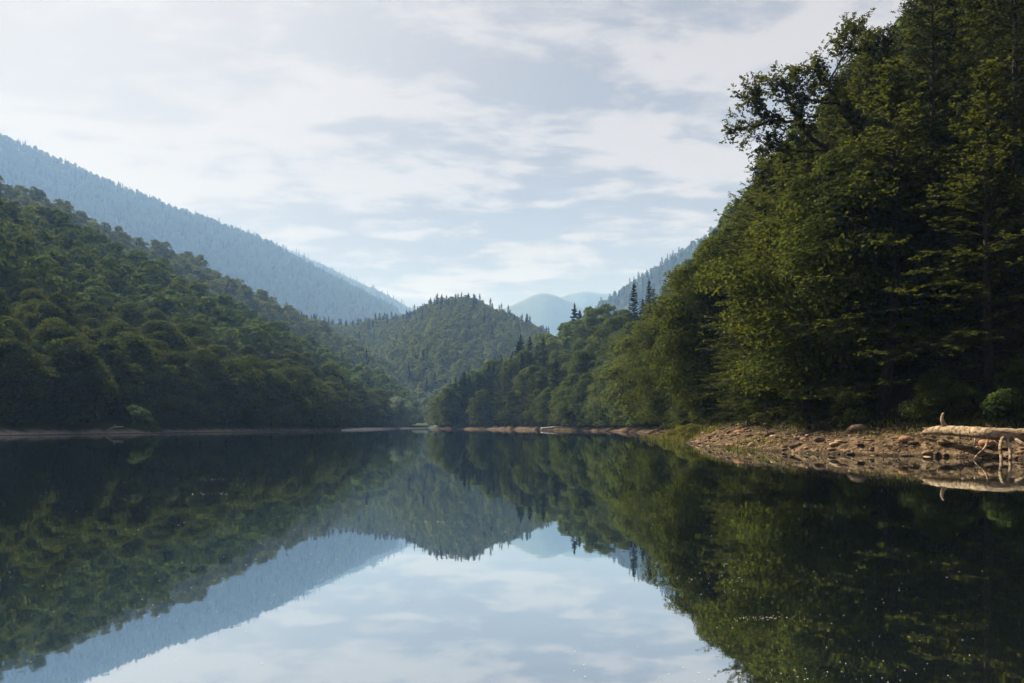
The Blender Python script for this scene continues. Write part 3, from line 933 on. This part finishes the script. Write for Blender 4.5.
def stones():
    g = np.random.default_rng(5)
    base = [(ico(g, 0)), (ico(g, 1))]
    G = Geo()
    n = 9000
    tint = []
    a = 50 + 130 * g.random(n) ** 1.5
    off = np.abs(g.normal(size=n)) * 2.6 - .3
    off = np.where(off > 6, g.random(n) * 5, off)
    P = right.P(a, off / right.span(a))
    for i in range(n):
        s = .022 + .04 * g.random() + (.17 * g.random() ** 4 if g.random() < .25 else 0)
        V, T = base[1 if s > .1 else 0]
        V = V * (1 + g.normal(size=(len(V), 1)) * .14) * np.array([1.3, 1.0, .6]) * (1 + .3 * g.normal(size=3))
        c, s_ = math.cos(g.random() * 6.28), math.sin(g.random() * 6.28)
        an = g.random() * 6.28; c, s_ = math.cos(an), math.sin(an)
        V = np.stack([V[:, 0] * c - V[:, 1] * s_, V[:, 0] * s_ + V[:, 1] * c, V[:, 2]], -1) * s
        G.add(V + P[i] + [0, 0, s * .2], None, T)
        tint.append(np.full(len(T), g.random() ** 1.3))
    me = G.mesh('rubble', M_STONE, False)
    me.attributes.new('tint', 'FLOAT', 'FACE').data.foreach_set('value', np.concatenate(tint).astype(np.float32))
    tag(put('rubble', me), 'ochre stones and pebbles strewn over the right bank', 'stones', kind='stuff')
    # the larger single rocks
    spots = [(858, 431, 39.5, .42, M_ROCK, 'large brown rock high on the bank left of the fallen log'),
             (987, 453, 33.6, .30, M_REDROCK, 'orange rock at the waterline between the log branches'),
             (905, 444, 38.0, .24, M_REDROCK, 'ochre rock low on the bank left of the log end'),
             (820, 442, 42.0, .26, M_ROCK, 'grey brown rock near the water midway along the bank'),
             (770, 436, 48.0, .30, M_ROCK, 'grey rock on the bank right of the grassy patch'),
             (960, 448, 36.0, .20, M_ROCK, 'small grey rock below the left half of the fallen log'),
             (739, 434, 55.0, .34, M_REDROCK, 'reddish rock on the bank beside the grassy patch')]
    for i, (px, py, d, s, m, lb) in enumerate(spots):
        V, T = ico(g, 2)
        V = V * (1 + .16 * fbm(V[:, 0] * 1.3 + i * 7, V[:, 1] * 1.3 + V[:, 2], 3)[:, None]) * np.array([1.35, 1, .72]) * s
        x, y, gz = hit(px, py)
        o = put('rock', mesh_from('rock', V, T, m, False), None, (x, y, gz + s * .15), g.random() * 3)
        tag(o, lb, 'rock', 'single rocks on the bank')


def blades(name, spots, label):
    g = np.random.default_rng(9)
    C, D, Nn, L = [], [], [], []
    for x, y, z, n, rad, h in spots:
        k = n
        p = np.stack([x + g.normal(size=k) * rad, y + g.normal(size=k) * rad * 1.6, np.zeros(k)], -1)
        hh = h * (.5 + .8 * g.random(k))
        for i in range(k):
            p[i, 2] = z(p[i, 0], p[i, 1]) if callable(z) else z
        d = np.stack([g.normal(size=k) * .35, g.normal(size=k) * .35, np.ones(k)], -1); d = unit(d)
        C.append(p + d * hh[:, None] * .45); D.append(d); Nn.append(np.stack([g.normal(size=k), g.normal(size=k), g.normal(size=k) * .2], -1)); L.append(hh)
    C = np.vstack(C); D = np.vstack(D); Nn = np.vstack(Nn); L = np.concatenate(L)
    me = leaf_mesh(name, C, D, Nn, L, L * .16 + .02, M_GRASS, g.random(len(C)))
    tag(put(name, me), label, 'grass', kind='stuff')


def grass():
    sp = []
    for px, d, n, rad, h in ((700, 72, 260, 1.3, .5), (686, 78, 260, 1.4, .5), (676, 84, 200, 1.4, .55), (662, 100, 160, 1.6, .5), (745, 53, 160, .8, .3), (760, 50, 120, .7, .28),
                             (920, 42.5, 160, 1.0, .25), (895, 43.5, 140, 1.0, .25), (870, 45, 120, 1.0, .25), (965, 41.5, 160, .8, .3), (990, 41, 160, .8, .4)):
        x, y, _ = at(px, d)
        sp.append((x, y, ground_z, n, rad, h))
    for a_ in np.linspace(62, 125, 34):
        o_ = 3.7 + 1.5 * random.Random(int(a_ * 10)).random()
        p_ = right.P(np.array([a_]), np.array([o_ / right.span(np.array([a_]))[0]]))[0]
        sp.append((p_[0], p_[1], ground_z, 60, .55, .24))
    blades('grass', sp, 'tufts of green grass and weeds along the right bank')
    sp = []
    for px, d in ((262, 212), (275, 217), (290, 226), (305, 236), (320, 255), (338, 290), (347, 305)):
        x, y, _ = at(px, d)
        sp.append((x, y, .25, 170, 2.2, .9))
    blades('shore_grass', sp, 'pale grass growing along the low left gravel spit')


def floating():
    """petals, pollen and leaf bits lying on the water"""
    g = np.random.default_rng(21)
    pts = []
    for cx, cy, sx, sy, n in ((230, 540, 130, 40, 170), (190, 600, 60, 20, 70), (330, 570, 70, 30, 90), (150, 610, 120, 30, 50), (420, 550, 60, 25, 50),
                              (90, 500, 60, 20, 30), (120, 650, 70, 18, 40), (760, 640, 160, 30, 70), (900, 560, 80, 50, 50), (720, 580, 30, 8, 50),
                              (760, 677, 90, 5, 60), (650, 540, 120, 50, 60), (880, 620, 90, 40, 60), (760, 618, 18, 1.2, 60), (210, 494, 14, .7, 40), (440, 522, 10, .6, 30),
                              (215, 479, 24, .5, 50)):
        pts.append(np.stack([cx + g.normal(size=n) * sx, cy + g.normal(size=n) * sy], -1))
    p = np.vstack(pts); p = p[(p[:, 1] > 462) & (p[:, 1] < 720)]
    d = EYE * F / (p[:, 1] - HOR)
    C = np.stack([(p[:, 0] - 512) / F * d, d, np.full(len(d), .004)], -1)
    n = len(C)
    an = g.random(n) * 6.28
    D = np.stack([np.cos(an), np.sin(an), np.zeros(n)], -1)
    Nn = np.array([0, 0, 1.]) + g.normal(size=(n, 3)) * .04
    s = (.008 + .016 * g.random(n) ** 2) * np.clip(d / 9, .6, 2.2)
    me = leaf_mesh('floating_petals', C, D, Nn, s, s * .7, M_POLLEN, g.random(n))
    tag(put('floating_petals', me), 'pale petals and specks drifting on the dark water', 'petals', kind='stuff')


# ------------------------------------------------------------------ far woods (nobody could count them)
def far_kinds(mat):
    out = []
    for i, (hh, rr, nc, jt) in enumerate(((12, 4.8, 18, .16), (11, 5.6, 24, .20), (12.5, 4.6, 20, .14), (13.5, 4.3, 22, .20))):
        tr, cr, h = clumpy(60 + i, hh, rr, nc, int(1200 / nc), 1.0, .0, mat, jit=jt)
        out.append(bpy.data.objects.new('leafy_crown', cr))
    for i in range(2):
        tr, cr, h = fir(70 + i, 18, 2.7, 16, 7, 3, 1.7)
        out.append(bpy.data.objects.new('conifer_crown', cr))
    return out


def wood_group(srcs):
    ng = bpy.data.node_groups.new('forest', 'GeometryNodeTree')
    ng.interface.new_socket('Geometry', in_out='INPUT', socket_type='NodeSocketGeometry')
    ng.interface.new_socket('Geometry', in_out='OUTPUT', socket_type='NodeSocketGeometry')
    gi = ng.nodes.new('NodeGroupInput'); go = ng.nodes.new('NodeGroupOutput')
    jn = ng.nodes.new('GeometryNodeJoinGeometry')
    for s in reversed(srcs):          # the join keeps the last link first
        oi = ng.nodes.new('GeometryNodeObjectInfo'); oi.inputs['Object'].default_value = s
        oi.inputs['As Instance'].default_value = True
        ng.links.new(oi.outputs['Geometry'], jn.inputs[0])
    ip = ng.nodes.new('GeometryNodeInstanceOnPoints')
    ip.inputs['Pick Instance'].default_value = True

    def attr(nm, ty):
        n = ng.nodes.new('GeometryNodeInputNamedAttribute'); n.data_type = ty; n.inputs['Name'].default_value = nm
        return n.outputs['Attribute']
    cx = ng.nodes.new('ShaderNodeCombineXYZ'); ng.links.new(attr('turn', 'FLOAT'), cx.inputs['Z'])
    er = ng.nodes.new('FunctionNodeEulerToRotation'); ng.links.new(cx.outputs[0], er.inputs[0])
    ng.links.new(gi.outputs[0], ip.inputs['Points']); ng.links.new(jn.outputs[0], ip.inputs['Instance'])
    ng.links.new(attr('pick', 'INT'), ip.inputs['Instance Index'])
    ng.links.new(er.outputs[0], ip.inputs['Rotation']); ng.links.new(attr('size', 'FLOAT_VECTOR'), ip.inputs['Scale'])
    ng.links.new(ip.outputs[0], go.inputs[0])
    return ng


def wood(name, label, slope, ng, spacing, v0, v1, firs, h0=1.0, keep=None, more=()):
    uv, P = slope.scatter(spacing, v0, v1)
    if keep is not None:
        k = keep(uv, P); uv, P = uv[k], P[k]
    if more:
        P = np.vstack([P, [(t['x'], t['y'], t['z']) for t in more]])
        uv = np.vstack([uv, np.zeros((len(more), 2))])
    n = len(P)
    me = bpy.data.meshes.new(name)
    me.vertices.add(n)
    P[:, 2] -= .6
    me.vertices.foreach_set('co', P.astype(np.float32).ravel())
    fp = firs(uv, P) if callable(firs) else np.full(n, firs)
    isf = rng.random(n) < fp
    pk = np.where(isf, 4 + rng.integers(2, size=n), rng.integers(4, size=n)).astype(np.int32)
    a = me.attributes.new('pick', 'INT', 'POINT'); a.data.foreach_set('value', pk)
    a = me.attributes.new('turn', 'FLOAT', 'POINT'); a.data.foreach_set('value', (rng.random(n) * 6.28).astype(np.float32))
    s = h0 * (.62 + .62 * rng.random(n)); w = s * (.92 + .3 * rng.random(n))
    a = me.attributes.new('size', 'FLOAT_VECTOR', 'POINT')
    a.data.foreach_set('vector', np.stack([w, w, s], -1).astype(np.float32).ravel())
    o = put(name, me)
    tag(o, label, 'forest', kind='stuff')
    md = o.modifiers.new('forest', 'NODES'); md.node_group = ng
    print(name, n)


def near_kinds():
    out = [bpy.data.objects.new('leafy_crown', KINDS['beech'][i][1]) for i in range(4)]
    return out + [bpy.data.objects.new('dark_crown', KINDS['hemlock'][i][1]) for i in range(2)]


def in_view(P, margin=60):
    px = col_of(P[:, 0], np.maximum(P[:, 1], 1))
    return (px > -margin - 60) & (px < 1024 + margin)


def woods():
    ng = wood_group(far_kinds(M_FARL)); ngv = wood_group(far_kinds(M_SUNLIT_LEAVES))
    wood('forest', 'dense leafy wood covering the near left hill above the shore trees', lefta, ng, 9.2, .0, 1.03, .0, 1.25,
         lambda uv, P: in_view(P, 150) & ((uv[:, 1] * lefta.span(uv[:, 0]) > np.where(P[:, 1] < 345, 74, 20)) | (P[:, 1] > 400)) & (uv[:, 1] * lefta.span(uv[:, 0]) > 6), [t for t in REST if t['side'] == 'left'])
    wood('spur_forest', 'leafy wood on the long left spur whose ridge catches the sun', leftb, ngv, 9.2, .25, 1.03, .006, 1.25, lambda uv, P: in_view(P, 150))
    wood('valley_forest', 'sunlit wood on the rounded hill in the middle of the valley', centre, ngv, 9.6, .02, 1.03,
         lambda uv, P: np.clip((uv[:, 1] - .70) * 1.3, 0.02, .32), 1.0, lambda uv, P: in_view(P, 50) & (uv[:, 1] > .03))
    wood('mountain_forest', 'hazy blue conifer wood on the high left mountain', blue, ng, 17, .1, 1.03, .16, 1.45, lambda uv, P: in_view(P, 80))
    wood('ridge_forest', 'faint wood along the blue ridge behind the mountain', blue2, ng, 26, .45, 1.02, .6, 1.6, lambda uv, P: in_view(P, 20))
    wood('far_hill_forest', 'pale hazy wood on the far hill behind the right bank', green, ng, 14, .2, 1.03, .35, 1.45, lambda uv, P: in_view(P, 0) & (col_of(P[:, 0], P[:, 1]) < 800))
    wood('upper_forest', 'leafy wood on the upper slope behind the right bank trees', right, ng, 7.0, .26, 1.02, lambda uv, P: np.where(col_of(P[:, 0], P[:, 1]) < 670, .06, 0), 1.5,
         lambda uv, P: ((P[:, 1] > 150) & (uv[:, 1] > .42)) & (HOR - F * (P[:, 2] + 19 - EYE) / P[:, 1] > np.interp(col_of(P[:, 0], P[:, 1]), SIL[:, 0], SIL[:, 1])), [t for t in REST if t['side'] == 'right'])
    wood('near_forest', 'leafy wood closing the slope high behind the spreading tree', right, wood_group(near_kinds()), 5.2, .1, .75, .3, .95,
         lambda uv, P: (P[:, 1] > 45) & (P[:, 1] < 152) & (HOR - F * (P[:, 2] + 23 - EYE) / P[:, 1] > np.interp(col_of(P[:, 0], P[:, 1]) - 12, SIL[:, 0], SIL[:, 1])))


# ------------------------------------------------------------------ air, sky, sun, camera
SUN_AZ, SUN_EL = R(-49), R(45)         # azimuth from the view direction, to the left
SUN = np.array([math.sin(SUN_AZ) * math.cos(SUN_EL), math.cos(SUN_AZ) * math.cos(SUN_EL), math.sin(SUN_EL)])


def haze():
    x0, x1, y0, y1, z0, z1 = -5500, 5500, -1000, 8200, -3.3, 1300
    V = [(x, y, z) for z in (z0, z1) for y in (y0, y1) for x in (x0, x1)]
    Q = np.array([(0, 2, 3, 1), (4, 5, 7, 6), (0, 1, 5, 4), (2, 6, 7, 3), (0, 4, 6, 2), (1, 3, 7, 5)])
    m, nt, nd, lk = new_mat('valley_air')
    pv = N(nt, 'ShaderNodeVolumePrincipled')
    pv.inputs['Color'].default_value = (0.29, 0.52, 1.0, 1)
    pv.inputs['Absorption Color'].default_value = (1, 1, 1, 1)
    pv.inputs['Density'].default_value = 0.000175
    pv.inputs['Anisotropy'].default_value = 0.12
    out = N(nt, 'ShaderNodeOutputMaterial'); lk.new(pv.outputs[0], out.inputs['Volume'])
    tag(put('haze', mesh_from('haze', V, Q, m)), 'thin blue air over the whole valley', 'haze', kind='stuff')


def sky():
    w = bpy.data.worlds.new('World'); SC.world = w; w.use_nodes = True
    nt = w.node_tree; nt.nodes.clear(); lk = nt.links
    st = N(nt, 'ShaderNodeTexSky', sky_type='NISHITA', sun_disc=False)
    st.sun_elevation = SUN_EL; st.sun_rotation = SUN_AZ
    st.air_density = 1.0; st.dust_density = 1.5
    tc = N(nt, 'ShaderNodeTexCoord')
    sx = N(nt, 'ShaderNodeSeparateXYZ'); lk.new(tc.outputs['Generated'], sx.inputs[0])
    zz = math_n(nt, 'ADD', math_n(nt, 'MAXIMUM', sx.outputs['Z'], 0.0), 0.12)
    cx = N(nt, 'ShaderNodeCombineXYZ')
    lk.new(math_n(nt, 'DIVIDE', sx.outputs['X'], zz), cx.inputs['X'])
    lk.new(math_n(nt, 'DIVIDE', sx.outputs['Y'], zz), cx.inputs['Y'])

    def cloud(scale, off, detail, stretch=(1, 1, 1), rough=.55, dist=.3):
        mp = N(nt, 'ShaderNodeMapping'); mp.inputs['Location'].default_value = off; mp.inputs['Scale'].default_value = stretch
        mp.inputs['Rotation'].default_value = (0, 0, R(-12))
        lk.new(cx.outputs[0], mp.inputs['Vector'])
        nz = N(nt, 'ShaderNodeTexNoise'); nz.inputs['Scale'].default_value = scale; nz.inputs['Detail'].default_value = detail
        nz.inputs['Roughness'].default_value = rough; nz.inputs['Distortion'].default_value = dist
        lk.new(mp.outputs[0], nz.inputs['Vector'])
        return nz.outputs['Fac']
    big = cloud(0.55, (3.1, 1.7, 0), 5)
    mid = cloud(2.1, (7.2, 4.4, 0), 8, (1, 1.5, 1), .6)
    # towards the sun the thin cloud glows
    vm = N(nt, 'ShaderNodeVectorMath', operation='DOT_PRODUCT'); lk.new(tc.outputs['Generated'], vm.inputs[0]); vm.inputs[1].default_value = tuple(SUN)
    glow = maprange(nt, vm.outputs['Value'], 0.62, 0.98, 0, 1, True)
    fine = cloud(5.5, (1.3, 9.1, 0), 8, (1, 1.7, 1), .62)
    lit = math_n(nt, 'ADD', math_n(nt, 'MULTIPLY', mid, 0.52), math_n(nt, 'MULTIPLY', big, 0.26))
    lit = math_n(nt, 'ADD', lit, math_n(nt, 'MULTIPLY', fine, 0.22))
    lit = maprange(nt, lit, 0.46, 0.548, 0, 1, True)
    cl = mixrgb(nt, (2.35, 2.12, 2.15), (4.4, 3.95, 3.8), lit)
    cl = mixrgb(nt, cl, (6.3, 5.95, 5.8), math_n(nt, 'MULTIPLY', glow, .8))
    cover = maprange(nt, big, 0.28, 0.5, 0.86, 1.0, True)
    fin = mixrgb(nt, st.outputs[0], cl, cover)
    bg = N(nt, 'ShaderNodeBackground'); bg.inputs['Strength'].default_value = 0.05
    lk.new(fin, bg.inputs['Color'])
    out = N(nt, 'ShaderNodeOutputWorld'); lk.new(bg.outputs[0], out.inputs['Surface'])
    sd = bpy.data.lights.new('sun', 'SUN'); sd.energy = 5.0; sd.angle = R(.53); sd.color = (1, .96, .88)
    so = bpy.data.objects.new('sun', sd); COL.objects.link(so)
    from mathutils import Vector
    so.rotation_euler = Vector(SUN).to_track_quat('Z', 'Y').to_euler()


def camera():
    cd = bpy.data.cameras.new('camera'); co = bpy.data.objects.new('camera', cd); COL.objects.link(co)
    cd.sensor_width = 36; cd.lens = F / 1024 * 36
    cd.shift_y = (HOR - 341.5) / 1024
    cd.clip_start = .1; cd.clip_end = 20000
    co.location = (0, 0, EYE); co.rotation_euler = (R(90), 0, 0)
    SC.camera = co


build_trees()
spreading_tree()
shrubs()
fallen_log()
driftwood()
stones()
grass()
floating()
woods()
haze()
sky()
camera()
print('single trees', len(TREES))

vs_ = SC.view_settings
vs_.view_transform = 'Standard'; vs_.look = 'None'; vs_.exposure = 1.42; vs_.gamma = 1.0; vs_.use_curve_mapping = False
cy = SC.cycles
cy.use_denoising = True; cy.denoiser = 'OPENIMAGEDENOISE'; cy.denoising_input_passes = 'RGB_ALBEDO_NORMAL'
cy.max_bounces = 6; cy.diffuse_bounces = 2; cy.glossy_bounces = 3; cy.transmission_bounces = 3
cy.transparent_max_bounces = 8; cy.volume_bounces = 0
cy.use_adaptive_sampling = False
cy.caustics_reflective = False; cy.caustics_refractive = False
